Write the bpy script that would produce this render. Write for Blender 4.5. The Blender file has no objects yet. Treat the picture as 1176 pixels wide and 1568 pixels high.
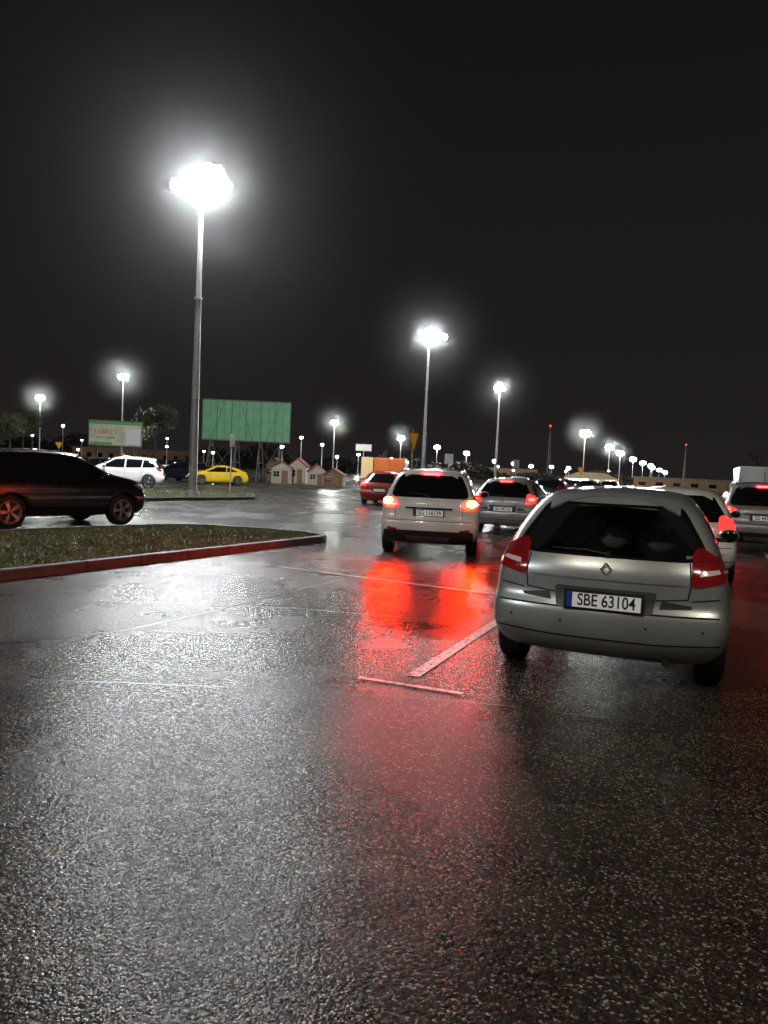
import bpy, bmesh, math, random
from mathutils import Vector, Matrix
from mathutils.bvhtree import BVHTree
random.seed(7)
S=bpy.context.scene
COL=S.collection
S.view_settings.view_transform='Standard'
S.view_settings.look='None'
S.view_settings.exposure=0

# ------------------------------------------------------------ materials
def mat(name, col, rough=.5, metal=0, em=None, es=0, coat=0, spec=.5, var=0.0, vscale=8, bump=0.0, bscale=60):
    m=bpy.data.materials.new(name); m.use_nodes=True
    nt=m.node_tree; p=nt.nodes['Principled BSDF']
    p.inputs['Base Color'].default_value=(*col,1)
    p.inputs['Roughness'].default_value=rough
    p.inputs['Metallic'].default_value=metal
    p.inputs['Specular IOR Level'].default_value=spec
    if coat:
        p.inputs['Coat Weight'].default_value=coat; p.inputs['Coat Roughness'].default_value=.06
    if em:
        p.inputs['Emission Color'].default_value=(*em,1); p.inputs['Emission Strength'].default_value=es
    if var or bump:
        tc=nt.nodes.new('ShaderNodeTexCoord')
        n=nt.nodes.new('ShaderNodeTexNoise'); n.inputs['Scale'].default_value=vscale; n.inputs['Detail'].default_value=5
        nt.links.new(tc.outputs['Object'],n.inputs['Vector'])
        if var:
            r=nt.nodes.new('ShaderNodeValToRGB')
            r.color_ramp.elements[0].position=.3; r.color_ramp.elements[1].position=.7
            r.color_ramp.elements[0].color=(*[c*(1-var) for c in col],1)
            r.color_ramp.elements[1].color=(*[min(1,c*(1+var)) for c in col],1)
            nt.links.new(n.outputs['Fac'],r.inputs['Fac']); nt.links.new(r.outputs['Color'],p.inputs['Base Color'])
        if bump:
            n2=nt.nodes.new('ShaderNodeTexNoise'); n2.inputs['Scale'].default_value=bscale; n2.inputs['Detail'].default_value=3
            nt.links.new(tc.outputs['Object'],n2.inputs['Vector'])
            b=nt.nodes.new('ShaderNodeBump'); b.inputs['Strength'].default_value=bump; b.inputs['Distance'].default_value=.02
            nt.links.new(n2.outputs['Fac'],b.inputs['Height']); nt.links.new(b.outputs['Normal'],p.inputs['Normal'])
    return m

def paint(name,col,metal=.3,rough=.32,wet=.35):
    m=mat(name,col,rough,metal,coat=1,var=.10,vscale=3)
    nt=m.node_tree;p=nt.nodes['Principled BSDF']
    tc=nt.nodes.new('ShaderNodeTexCoord')
    v=nt.nodes.new('ShaderNodeTexVoronoi'); v.inputs['Scale'].default_value=70
    nt.links.new(tc.outputs['Object'],v.inputs['Vector'])
    r=nt.nodes.new('ShaderNodeMapRange'); r.inputs['From Min'].default_value=.0; r.inputs['From Max'].default_value=.28
    r.inputs['To Min'].default_value=1; r.inputs['To Max'].default_value=0
    nt.links.new(v.outputs['Distance'],r.inputs['Value'])
    b=nt.nodes.new('ShaderNodeBump'); b.inputs['Strength'].default_value=wet; b.inputs['Distance'].default_value=.0015
    nt.links.new(r.outputs['Result'],b.inputs['Height']); nt.links.new(b.outputs['Normal'],p.inputs['Coat Normal'])
    return m

M={}
M['silver']=paint('silver_paint',(.44,.48,.475),.6,.33)
M['silver2']=paint('light_silver_paint',(.50,.51,.53),.45,.36)
M['white']=paint('white_paint',(.74,.74,.72),0,.35)
M['grey']=paint('grey_paint',(.34,.35,.37),.5,.35)
M['black']=paint('black_paint',(.008,.008,.01),.2,.25)
M['dark']=paint('dark_blue_paint',(.02,.025,.035),.4,.3)
M['yellow']=paint('yellow_paint',(.75,.50,.02),0,.35)
M['red']=paint('red_paint',(.35,.03,.02),.1,.35)
M['orange']=paint('orange_paint',(.6,.13,.02),0,.45)
M['glass']=mat('window_glass',(.006,.007,.008),.07,0,coat=1)
M['plastic']=mat('black_plastic',(.015,.015,.015),.5,bump=.1)
M['bumperp']=mat('grey_bumper_plastic',(.06,.063,.065),.45)
M['rubber']=mat('tyre_rubber',(.012,.012,.012),.65,bump=.2,bscale=90)
M['rim']=mat('alloy_rim',(.42,.43,.45),.3,.9)
M['seam']=mat('panel_gap',(.004,.004,.004),.8)
M['chrome']=mat('chrome',(.7,.7,.7),.12,1)
M['tail_off']=mat('red_lens',(.20,.006,.008),.12,em=(1,.03,.03),es=.03,coat=1)  # unlit lens with a faint glow added to its colour
M['lens_clear']=mat('clear_lens',(.5,.40,.40),.1,em=(1,.7,.7),es=.12,coat=1)  # pale strip of the unlit lamp, glow added here too
M['tail_on']=mat('red_lens_lit',(.5,.01,.01),.2,em=(1,.012,.010),es=6)
M['brake_on']=mat('brake_lamp_lit',(.5,.01,.01),.2,em=(1,.00012,.00006),es=2600)
M['brake_mid']=mat('brake_lamp_lit_soft',(.5,.01,.01),.2,em=(1,.0025,.0018),es=220)
M['brake_high']=mat('high_brake_lamp_lit',(.5,.01,.01),.2,em=(1,.010,.012),es=60)
M['amber_on']=mat('indicator_lit',(.5,.2,.01),.2,em=(1,.30,.008),es=260)
M['plate']=mat('plate_white',(.75,.75,.72),.35,em=(1,1,.95),es=.16)
M['plate_blue']=mat('plate_blue',(.02,.06,.4),.4)
M['ink']=mat('plate_ink',(.01,.01,.01),.5)
M['head_off']=mat('headlamp_glass',(.45,.47,.5),.08,.6,coat=1)
M['galv']=mat('galvanised_steel',(.40,.40,.39),.45,.4,var=.2)
M['lampcase']=mat('lamp_housing',(.12,.12,.12),.5)
M['fabric']=mat('cabin_trim',(.05,.05,.052),.85,var=.2,vscale=20)
M['seat']=mat('seat_fabric',(.40,.40,.38),.85,var=.2,vscale=20)
def clearglass():
    m=bpy.data.materials.new('clear_window_glass');m.use_nodes=True;nt=m.node_tree;nt.nodes.remove(nt.nodes['Principled BSDF'])
    t=nt.nodes.new('ShaderNodeBsdfTransparent');t.inputs[0].default_value=(.66,.70,.68,1)
    g=nt.nodes.new('ShaderNodeBsdfGlossy');g.inputs['Roughness'].default_value=.05;g.inputs[0].default_value=(.9,.9,.9,1)
    f=nt.nodes.new('ShaderNodeFresnel');f.inputs[0].default_value=1.55;x=nt.nodes.new('ShaderNodeMixShader')
    nt.links.new(f.outputs[0],x.inputs[0]);nt.links.new(t.outputs[0],x.inputs[1]);nt.links.new(g.outputs[0],x.inputs[2]);nt.links.new(x.outputs[0],nt.nodes['Material Output'].inputs[0])
    return m
M['clear']=clearglass()
def halomat(d,R):  # scattering volume for added spheres that imitate lamp bloom
    mm=bpy.data.materials.new('lamp_bloom_halo');mm.use_nodes=True;nt=mm.node_tree;nt.nodes.remove(nt.nodes['Principled BSDF'])
    tc=nt.nodes.new('ShaderNodeTexCoord');mp=nt.nodes.new('ShaderNodeMapping');mp.inputs['Scale'].default_value=(1/R,)*3
    g=nt.nodes.new('ShaderNodeTexGradient');g.gradient_type='QUADRATIC_SPHERE'
    mu=nt.nodes.new('ShaderNodeMath');mu.operation='MULTIPLY';mu.inputs[1].default_value=d
    v=nt.nodes.new('ShaderNodeVolumeScatter');v.inputs['Anisotropy'].default_value=0
    nt.links.new(tc.outputs['Object'],mp.inputs['Vector']);nt.links.new(mp.outputs[0],g.inputs[0]);nt.links.new(g.outputs['Fac'],mu.inputs[0]);nt.links.new(mu.outputs[0],v.inputs['Density'])
    nt.links.new(v.outputs[0],nt.nodes['Material Output'].inputs['Volume']); return mm

# ------------------------------------------------------------ mesh builder
class MB:
    def __init__(s): s.v=[];s.f=[];s.mi=[];s.sm=[];s.mats=[]
    def mid(s,m):
        if m not in s.mats: s.mats.append(m)
        return s.mats.index(m)
    def add(s,vs,fs,m,smooth=False):
        o=len(s.v); s.v+= [tuple(v) for v in vs]; k=s.mid(m)
        for f in fs: s.f.append([o+i for i in f]); s.mi.append(k); s.sm.append(smooth)
    def box(s,c,d,m,rot=None):
        x,y,z=[q/2 for q in d]
        P=[Vector((a*x,b*y,e*z)) for a in(-1,1) for b in(-1,1) for e in(-1,1)]
        if rot: P=[rot@p for p in P]
        P=[p+Vector(c) for p in P]
        s.add(P,[(0,1,3,2),(4,6,7,5),(0,4,5,1),(2,3,7,6),(0,2,6,4),(1,5,7,3)],m)
    def cyl(s,p0,p1,r0,r1,m,seg=12,cap=True):
        p0=Vector(p0);p1=Vector(p1);d=(p1-p0).normalized()
        u=d.orthogonal().normalized();w=d.cross(u)
        vs=[];
        for p,r in((p0,r0),(p1,r1)):
            for i in range(seg):
                a=2*math.pi*i/seg; vs.append(p+(u*math.cos(a)+w*math.sin(a))*r)
        fs=[(i,(i+1)%seg,seg+(i+1)%seg,seg+i) for i in range(seg)]
        s.add(vs,fs,m,True)
        if cap:
            s.add(vs,[tuple(range(seg))[::-1],tuple(range(seg,2*seg))],m)
    def ball(s,c,r,m,seg=12,rings=8,sc=(1,1,1)):
        vs=[];fs=[]
        for i in range(rings+1):
            t=math.pi*i/rings
            for j in range(seg):
                a=2*math.pi*j/seg
                vs.append((c[0]+r*sc[0]*math.sin(t)*math.cos(a),c[1]+r*sc[1]*math.sin(t)*math.sin(a),c[2]+r*sc[2]*math.cos(t)))
        for i in range(rings):
            for j in range(seg):
                fs.append((i*seg+j,(i+1)*seg+j,(i+1)*seg+(j+1)%seg,i*seg+(j+1)%seg))
        s.add(vs,fs,m,True)
    def lathe_x(s,c,prof,m,seg=28,sgn=1):
        vs=[];fs=[];n=len(prof)
        for j in range(seg):
            a=2*math.pi*j/seg
            for r,x in prof: vs.append((c[0]+x*sgn,c[1]+r*math.cos(a),c[2]+r*math.sin(a)))
        for j in range(seg):
            for i in range(n-1):
                fs.append((j*n+i,j*n+i+1,((j+1)%seg)*n+i+1,((j+1)%seg)*n+i))
        s.add(vs,fs,m,True)
    def obj(s,name,parent=None,bevel=0,merge=False):
        me=bpy.data.meshes.new(name); me.from_pydata(s.v,[],s.f)
        for m in s.mats: me.materials.append(m)
        me.polygons.foreach_set('material_index',s.mi); me.polygons.foreach_set('use_smooth',s.sm)
        me.update()
        if merge:
            bm=bmesh.new();bm.from_mesh(me);bmesh.ops.remove_doubles(bm,verts=bm.verts,dist=1e-5);bmesh.ops.recalc_face_normals(bm,faces=bm.faces);bm.to_mesh(me);bm.free()
        o=bpy.data.objects.new(name,me); COL.objects.link(o)
        if parent: o.parent=parent
        if bevel:
            b=o.modifiers.new('b','BEVEL'); b.width=bevel; b.segments=2; b.limit_method='ANGLE'
        return o
def empty(name,loc=(0,0,0),rz=0):
    e=bpy.data.objects.new(name,None); COL.objects.link(e); e.location=loc; e.rotation_euler=(0,0,rz); e.empty_display_size=.3
    return e
def halo(root,loc,hz):  # sphere added round a lamp head to stand in for its glare
    R,m=hz; q=MB(); q.ball((0,0,0),R,m,24,16); ho=q.obj('lamp_bloom_halo',root,merge=True); ho.location=loc

def interp(pts,x):
    if x<=pts[0][0]: return pts[0][1]
    for (a,b),(c,d) in zip(pts,pts[1:]):
        if x<=c: return b+(d-b)*(x-a)/(c-a)
    return pts[-1][1]
def rpoly(poly,r=.04,n=4):
    out=[];N=len(poly)
    for i in range(N):
        p=Vector(poly[i]);a=Vector(poly[i-1]);b=Vector(poly[(i+1)%N])
        ra=min(r,(a-p).length*.45);rb=min(r,(b-p).length*.45)
        s=p+(a-p).normalized()*ra;e=p+(b-p).normalized()*rb
        for k in range(n+1):
            t=k/n; q=s*(1-t)**2+p*2*t*(1-t)+e*t*t; out.append((q.x,q.y))
    return out
def inside(pt,poly):
    x,y=pt;c=False;j=len(poly)-1
    for i in range(len(poly)):
        if (poly[i][1]>y)!=(poly[j][1]>y) and x<(poly[j][0]-poly[i][0])*(y-poly[i][1])/(poly[j][1]-poly[i][1])+poly[i][0]: c=not c
        j=i
    return c

def patch(mb,bvh,poly,view,off,m,step=.05,xmin=None,skirt=True):
    bm=bmesh.new()
    vs=[bm.verts.new((p[0],p[1],0)) for p in poly]; bm.faces.new(vs)
    for ax in(0,1):
        lo=min(p[ax] for p in poly);hi=max(p[ax] for p in poly)
        k=math.ceil(lo/step+.01)
        while k*step<hi-.002:
            co=[0,0,0];co[ax]=k*step;no=[0,0,0];no[ax]=1
            bmesh.ops.bisect_plane(bm,geom=bm.verts[:]+bm.edges[:]+bm.faces[:],plane_co=co,plane_no=no,dist=1e-5)
            k+=1
    out=[]
    D={'R':Vector((0,1,0)),'F':Vector((0,-1,0)),'S+':Vector((-1,0,0)),'S-':Vector((1,0,0)),'T':Vector((0,0,-1))}[view]
    bm.verts.index_update()
    for v in bm.verts:
        a,b=v.co.x,v.co.y
        if view in'RF': o=Vector((a,0,b))
        elif view=='T': o=Vector((a,b,0))
        else: o=Vector((0,a,b))
        o=o-D*6
        h,nn,idx,dd=bvh.ray_cast(o,D)
        if h is None:
            h,nn,idx,dd=bvh.find_nearest(o+D*(6-(2.0 if view in'RF' else .8)))
        if nn.dot(D)>0: nn=-nn
        out.append((h+nn*off,h-nn*.012))
    bad=set(f for f in bm.faces if any((out[e.verts[0].index][0]-out[e.verts[1].index][0]).length>step*3.2 for e in f.edges) or (xmin and any(abs(out[v.index][0].x)<xmin for v in f.verts)))
    fs=[];cnt={}
    flip={'R':False,'F':True,'S+':False,'S-':True,'T':False}[view]
    for f in bm.faces:
        if f in bad: continue
        ids=[v.index for v in f.verts]
        fs.append(ids[::-1] if flip else ids)
        for e in f.edges: cnt[e]=cnt.get(e,0)+1
    mb.add([o[0] for o in out],fs,m,True)
    sk=[];sf=[]
    for e,n in cnt.items():
        if n!=1: continue
        a,b=e.verts[0].index,e.verts[1].index
        k=len(sk); sk+=[out[a][0],out[b][0],out[b][1],out[a][1]]; sf.append((k,k+1,k+2,k+3))
    if skirt: mb.add(sk,sf,m if skirt is True else skirt,False)
    bm.free()
def line_patch(mb,bvh,pts,view,w,m,off=.003):
    for (a,b) in zip(pts,pts[1:]):
        a=Vector(a);b=Vector(b);d=(b-a).normalized();n=Vector((-d.y,d.x))*w/2
        a2=a-d*w*.3;b2=b+d*w*.3
        patch(mb,bvh,[tuple(a2-n),tuple(b2-n),tuple(b2+n),tuple(a2+n)],view,off,m,.06)

# ------------------------------------------------------------ car builder
KIND={
 'hatch':dict(L=4.2,W=.885,zl=[.22,.31,.46,.60,.655,.84,.965],
   ry=[-1.93,-2.06,-2.12,-2.115,-2.045,-2.06,-2.00,-1.83,-1.68],
   fy=[1.9,2.03,2.08,2.07,2.04,2.0,1.95,1.9,1.86],
   top=[(-1.68,1.37),(-1.2,1.425),(-.6,1.445),(0,1.43),(.42,1.38),(1.2,.99),(1.5,.9),(1.86,.77)],
   belt=[(-2,.965),(0,.92),(1,.90),(2,.7)],wb=2.62,wr=.315,gw=.66),
 'suv':dict(L=4.4,W=.91,zl=[.24,.34,.52,.68,.74,.98,1.07],
   ry=[-2.0,-2.14,-2.2,-2.19,-2.12,-2.12,-2.06,-1.93,-1.78],
   fy=[2.0,2.12,2.18,2.17,2.14,2.1,2.05,2.02,2.0],
   top=[(-1.78,1.53),(-1.4,1.585),(-.6,1.61),(0,1.59),(.4,1.54),(1.1,1.15),(1.5,1.10),(2.0,.98)],
   belt=[(-2,1.08),(0,1.02),(1,1.0),(2,.9)],wb=2.65,wr=.35,gw=.70),
 'coupe':dict(L=4.3,W=.88,zl=[.16,.25,.4,.55,.6,.78,.87],
   ry=[-1.95,-2.08,-2.14,-2.12,-2.08,-2.08,-2.03,-1.7,-1.0],
   fy=[1.95,2.08,2.14,2.12,2.08,2.02,1.96,1.9,1.85],
   top=[(-1.9,.98),(-1.0,1.20),(-.4,1.31),(0,1.3),(.35,1.22),(1.15,.9),(1.5,.83),(1.85,.68)],
   belt=[(-2,.87),(0,.82),(1,.8),(2,.62)],wb=2.5,wr=.31,gw=.68),
}
def boolcut(o,cutters,pm,extra,solver='EXACT',test=None):
    for c in cutters:
        b=o.modifiers.new('bo','BOOLEAN'); b.operation='DIFFERENCE'; b.object=c; b.solver=solver
    bpy.context.view_layer.update()
    dg=bpy.context.evaluated_depsgraph_get(); dg.update()
    nm=bpy.data.meshes.new_from_object(o.evaluated_get(dg))
    o.modifiers.clear()
    if test and not test(nm): return False
    o.data=nm
    nm.materials.clear()
    for m in extra: nm.materials.append(m)
    for c in cutters: bpy.data.objects.remove(c)
    return True
def body(kd,pm):
    T=[0,.025,.08,.17,.28,.40,.50,.58,.66,.74,.82,.90,.96,1]
    K=8;NL=9;N=len(T)
    W=kd['W']
    def P(i,l,k):
        t=T[i];kk=-1+2*k/K
        y=kd['ry'][l]*(1-t)+kd['fy'][l]*t
        y8=kd['ry'][8]*(1-t)+kd['fy'][8]*t
        z8=interp(kd['top'],y8); z6=min(interp(kd['belt'],kd['ry'][6]*(1-t)+kd['fy'][6]*t),z8-.035)
        z5=min(kd['zl'][5],z6-.06);z4=min(kd['zl'][4],z5-.05)
        z3=min(kd['zl'][3],z4-.04)
        Z=[kd['zl'][0],kd['zl'][1],kd['zl'][2],z3,z4,z5,z6,(z6+z8)/2+.01,z8]
        g=max(0,min(1,(z8-z6)/.40))
        F=[.86,.96,1.0,1.0,.985,.975,.915,.915-.085*g,.905-(.905-kd['gw'])*g]
        w=W*F[l]
        w*=1-.09*max(0,1-t/.10)**2-.13*max(0,(t-.86)/.14)**2
        z=Z[l]; x=kk*w
        ef=max(0,1-t/.06); ff=max(0,(t-.94)/.06)
        bow=.13 if l<7 else .14
        y+=bow*(abs(kk)**2.5)*ef-.16*(abs(kk)**2.5)*ff
        if l==8: z+=(.03+.025*g)*(1-kk*kk)
        return (x,y,z)
    idx={};vs=[]
    def V(i,l,k):
        q=(i,l,k)
        if q not in idx: idx[q]=len(vs); vs.append(P(i,l,k))
        return idx[q]
    fs=[]
    for l in range(NL-1):
        for k in range(K):
            fs.append((V(0,l,k),V(0,l,k+1),V(0,l+1,k+1),V(0,l+1,k)))
            fs.append((V(N-1,l,k+1),V(N-1,l,k),V(N-1,l+1,k),V(N-1,l+1,k+1)))
        for i in range(N-1):
            fs.append((V(i,l,K),V(i+1,l,K),V(i+1,l+1,K),V(i,l+1,K)))
            fs.append((V(i+1,l,0),V(i,l,0),V(i,l+1,0),V(i+1,l+1,0)))
    for i in range(N-1):
        for k in range(K):
            fs.append((V(i,NL-1,k),V(i,NL-1,k+1),V(i+1,NL-1,k+1),V(i+1,NL-1,k)))
            fs.append((V(i,0,k+1),V(i,0,k),V(i+1,0,k),V(i+1,0,k+1)))
    me=bpy.data.meshes.new('body'); me.from_pydata(vs,[],fs)
    me.materials.append(pm); me.materials.append(M['plastic']); me.materials.append(M['fabric'])
    for p in me.polygons: p.use_smooth=True
    o=bpy.data.objects.new('body',me); COL.objects.link(o)
    s=o.modifiers.new('s','SUBSURF'); s.levels=2; s.render_levels=2
    cm=MB(); r=kd['wr']+.055
    for sx in(-1,1):
        for sy in(-1,1):
            cm.cyl((sx*(W-.26),sy*kd['wb']/2,kd['wr']+.01),(sx*(W+.2),sy*kd['wb']/2,kd['wr']+.01),r,r,M['plastic'],32)
    cm.mats=[pm,M['plastic'],M['fabric']]; cm.mi=[1]*len(cm.mi)
    boolcut(o,[cm.obj('cutter',merge=True)],pm,[pm,M['plastic'],M['fabric']])
    return o

def text_mesh(s,size,m,parent,loc,sx=.8,name='plate_text',rot=(math.pi/2,0,0),off=.0015):
    c=bpy.data.curves.new(name,'FONT'); c.body=s; c.size=size; c.align_x='CENTER'; c.align_y='CENTER'; c.extrude=.001; c.offset=off
    t=bpy.data.objects.new('tmp',c); COL.objects.link(t)
    dg=bpy.context.evaluated_depsgraph_get(); dg.update()
    me=bpy.data.meshes.new_from_object(t.evaluated_get(dg)); bpy.data.objects.remove(t)
    me.materials.clear(); me.materials.append(m)
    o=bpy.data.objects.new(name,me); COL.objects.link(o); o.parent=parent
    o.location=loc; o.rotation_euler=rot; o.scale=(sx,1,1)
    return o

def wheels(kd,par,turn=0):
    r=kd['wr']; W=kd['W']
    for sx in(-1,1):
        for sy,nm in((-1,'rear'),(1,'front')):
            b=MB(); c=(0,0,0)
            b.lathe_x(c,[(r*.66,.09),(r*.9,.105),(r*.985,.085),(r,.06),(r,-.06),(r*.985,-.085),(r*.9,-.1),(r*.5,-.1)],M['rubber'],32,sx)
            b.lathe_x(c,[(r*.68,.088),(r*.70,.098),(r*.655,.10),(r*.62,.08),(r*.60,.02),(.001,.02)],M['rim'],32,sx)
            b.lathe_x(c,[(r*.60,.028),(.001,.03)],M['plastic'],24,sx)
            for q in range(5):
                a=2*math.pi*q/5+.3
                for da in(-.11,.11):
                    R2=Matrix.Rotation(a+da,3,'X')
                    b.box(R2@Vector((sx*.07,0,r*.34)),(.03,.032,r*.58),M['rim'],R2)
            b.lathe_x(c,[(.001,.095),(.05,.092),(.06,.06)],M['rim'],16,sx)
            o=b.obj('wheel_'+nm+('_right' if sx>0 else '_left'),par)
            o.location=(sx*(W-.125),sy*kd['wb']/2,r)

CACHE={}
def make_car(name,kind,pm,loc,head,plate=None,tail='tail_off',brake=None,amber=None,high=None,detail=0,sz=1):
    key=(kind,pm,plate,tail,brake,amber,high,detail)
    root=empty(name,(loc[0],loc[1],0),-math.radians(head)); root.scale=(1,1,sz)
    if key in CACHE:
        for ch in CACHE[key].children:
            c=ch.copy(); COL.objects.link(c); c.parent=root
        return root
    CACHE[key]=root
    kd=KIND[kind]; o=body(kd,M[pm]); o.parent=root
    bm=bmesh.new(); bm.from_mesh(o.data); bvh=BVHTree.FromBMesh(bm); bm.free()
    W=kd['W']; G=MB(); E=MB(); Q=MB()
    roofz=max(p[1] for p in kd['top'])
    if kind=='hatch':
        rw=[(-.50,1.365),(.50,1.365),(.60,1.20),(.685,1.05),(.67,1.0),(.57,.975),(-.57,.975),(-.67,1.0),(-.685,1.05),(-.60,1.20)]
        sw=[[(-1.66,1.04),(-1.50,1.25),(-1.38,1.32),(-1.08,1.34),(-1.0,.99),(-1.5,1.0)],
            [(-.94,.985),(-1.02,1.345),(-.24,1.365),(-.20,.965)],[(-.12,.96),(-.16,1.365),(.30,1.335),(.92,1.01),(.95,.955)]]
        ws=[(-.56,1.34),(.56,1.34),(.74,1.04),(-.74,1.04)]
    elif kind=='suv':
        rw=[(-.55,1.52),(.55,1.52),(.66,1.30),(.70,1.14),(.64,1.10),(-.64,1.10),(-.70,1.14),(-.66,1.30)]
        sw=[[(-1.72,1.14),(-1.58,1.42),(-1.1,1.48),(-1.02,1.09),(-1.6,1.10)],
            [(-.96,1.085),(-1.04,1.49),(-.26,1.51),(-.22,1.07)],[(-.14,1.065),(-.18,1.51),(.26,1.48),(.86,1.16),(.90,1.07)]]
        ws=[(-.6,1.49),(.6,1.49),(.76,1.20),(-.76,1.20)]
    else:
        rw=[(-.5,1.20),(.5,1.20),(.68,.98),(.68,.95),(-.68,.95),(-.68,.98)]
        sw=[[(-1.3,.92),(-.75,1.17),(-.55,1.2),(-.5,.885)],[(-.42,.88),(-.48,1.21),(.1,1.2),(.82,.90),(.84,.86)]]
        ws=[(-.56,1.18),(.56,1.18),(.72,.94),(-.72,.94)]
    if detail:
        fr=rpoly(rw,.06); N=len(fr)
        inn=[((p[0])*.94,1.17+(p[1]-1.17)*.90) for p in fr]
        def test(me):
            b2=bmesh.new();b2.from_mesh(me);t=BVHTree.FromBMesh(b2);nf=len(b2.faces);b2.free()
            h=t.ray_cast(Vector((.013,-6,1.203)),Vector((0,1,0)))[0]
            h2=t.ray_cast(Vector((.013,-.5,6)),Vector((0,0,-1)))[0]
            return nf>500 and (h is None or h.y>-1.0) and h2 is not None and h2.z>1.3
        ok=False
        for solver in('EXACT','FAST'):
            for full in(True,False):
                if ok: break
                cm=MB(); n=N
                cm.add([(p[0],-3,p[1]) for p in inn]+[(p[0]*.98,.9,p[1]+.01) for p in inn],[tuple(range(n)),tuple(range(2*n-1,n-1,-1))]+[(i,n+i,n+(i+1)%n,(i+1)%n) for i in range(n)],M['fabric'])
                cm.mats=[M[pm],M['plastic'],M['fabric']]; cm.mi=[2]*len(cm.mi)
                co=cm.obj('cutter',merge=True)
                if not full:
                    bm=bmesh.new();bm.from_mesh(o.data);bmesh.ops.remove_doubles(bm,verts=bm.verts,dist=1e-4);bmesh.ops.recalc_face_normals(bm,faces=bm.faces);bm.to_mesh(o.data);bm.free()
                ok=boolcut(o,[co],M[pm],[M[pm],M['plastic'],M['fabric']],solver,test)
                if not ok: bpy.data.objects.remove(co)
        if not ok:
            bm=bmesh.new();bm.from_mesh(o.data)
            dl=[f for f in bm.faces if f.calc_center_median().y<-1.3 and f.normal.y<-.1 and all(inside((v.co.x,v.co.z),fr) for v in f.verts)]
            bmesh.ops.delete(bm,geom=dl,context='FACES'); bm.to_mesh(o.data); bm.free()
        for (a,b,c,d) in [(fr[i],fr[(i+1)%N],inn[(i+1)%N],inn[i]) for i in range(N)]:
            if (Vector(a)-Vector(b)).length<1e-4: continue
            patch(G,bvh,[a,b,c,d],'R',.003,M['glass'],.08,skirt=False)
        patch(G,bvh,inn,'R',.003,M['clear'],skirt=False)
        patch(G,bvh,rpoly(ws,.05),'F',.003,M['glass'],skirt=False)
        s=MB()
        for x in(-.36,0,.36):
            s.ball((x,-1.25,1.08),.13,M['seat'],14,10,(1.0,.45,.75))
        for x in(-.36,.36):
            s.ball((x,-.10,1.17),.13,M['seat'],14,10,(1,.45,.85)); s.ball((x,-.06,.98),.24,M['seat'],14,10,(1.05,.4,.9))
        s.box((0,.62,1.27),(.22,.03,.06),M['plastic'])
        s.obj('seats',root)
    else:
        patch(G,bvh,rpoly(rw,.06),'R',.004,M['glass'])
        patch(G,bvh,rpoly(ws,.05),'F',.004,M['glass'],.05)
    for w in sw:
        for v in('S+','S-'): patch(G,bvh,rpoly(w,.04),v,.004,M['glass'],xmin=.4)
    b0=sw[-1][0][1]
    for v in('S+','S-'):
        xs=(-.16,) if kind!='coupe' else (-.46,)
        for x in xs: line_patch(E,bvh,[(x,b0),(x,.32)],v,.008,M['seam'])
        line_patch(E,bvh,[(.98,b0-.04),(1.0,.6),(.92,.34)],v,.008,M['seam'])
        if kind!='coupe': line_patch(E,bvh,[(-.98,b0),(-.96,.75),(-.88,.5)],v,.008,M['seam'])
        line_patch(E,bvh,[(-.85,.33),(.90,.33)],v,.008,M['seam'])
        for x in ((-.32,-1.02) if kind!='coupe' else (-.6,)):
            patch(E,bvh,rpoly([(x-.1,b0-.10),(x+.1,b0-.10),(x+.1,b0-.13),(x-.1,b0-.13)],.012,2),v,.02,M[pm])
        if kind=='suv':
            patch(E,bvh,[(-.9,.26),(.9,.26),(.9,.40),(-.9,.40)],v,.010,M['plastic'])
    for sx in(-1,1):
        E.ball((sx*(W+.08),.78,b0+.07),.1,M[pm],14,10,(1.0,.55,.72))
        E.box((sx*(W-.03),.80,b0+.02),(.14,.05,.04),M['plastic'])
        E.ball((sx*(W+.085),.735,b0+.07),.078,M['glass'],12,8,(1,.3,.72))
    tm=M[tail]
    for sx in(-1,1):
        if kind=='hatch':
            tp=[(.585,1.05),(.64,1.085),(.80,.985),(.875,.92),(.875,.86),(.61,.805),(.585,.82)]
            sp=[(-1.98,.86),(-1.98,.93),(-1.80,1.02),(-1.66,1.04),(-1.70,.94),(-1.84,.85)]
        elif kind=='suv':
            tp=[(.56,1.01),(.70,1.06),(.84,1.09),(.90,1.03),(.90,.93),(.58,.90)]
            sp=[(-2.06,.93),(-2.04,1.06),(-1.74,1.05),(-1.80,.97)]
        else:
            tp=[(.5,.82),(.83,.84),(.86,.74),(.5,.72)]
            sp=[(-2.05,.75),(-2.05,.83),(-1.8,.83),(-1.85,.77)]
        patch(Q,bvh,[(sx*a,b) for a,b in rpoly(tp,.03)][::sx],'R',.010,tm,.035)
        patch(Q,bvh,rpoly(sp,.03),'S+' if sx>0 else 'S-',.011,tm,.03,xmin=W*.82)
        cx=sum(p[0] for p in tp)/len(tp); cz=sum(p[1] for p in tp)/len(tp)
        if kind=='hatch' and detail:
            patch(Q,bvh,[(sx*a,b) for a,b in rpoly([(.635,.915),(.82,.94),(.82,.915),(.635,.88)],.01)][::sx],'R',.015,M['lens_clear'],.04)
            line_patch(Q,bvh,[(sx*.62,.985),(sx*.76,.995)],'R',.006,M['seam'],.014)
            line_patch(Q,bvh,[(sx*.645,.84),(sx*.645,1.06)],'R',.005,M['seam'],.014)
        def disc(m,c,rx,rz,off):
            pl=[(sx*(c[0]+rx*math.cos(a)),c[1]+rz*math.sin(a)) for a in [2*math.pi*q/16 for q in range(16)]][::sx]
            patch(Q,bvh,pl,'R',off,m,.05,skirt=M['tail_off'])
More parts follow.
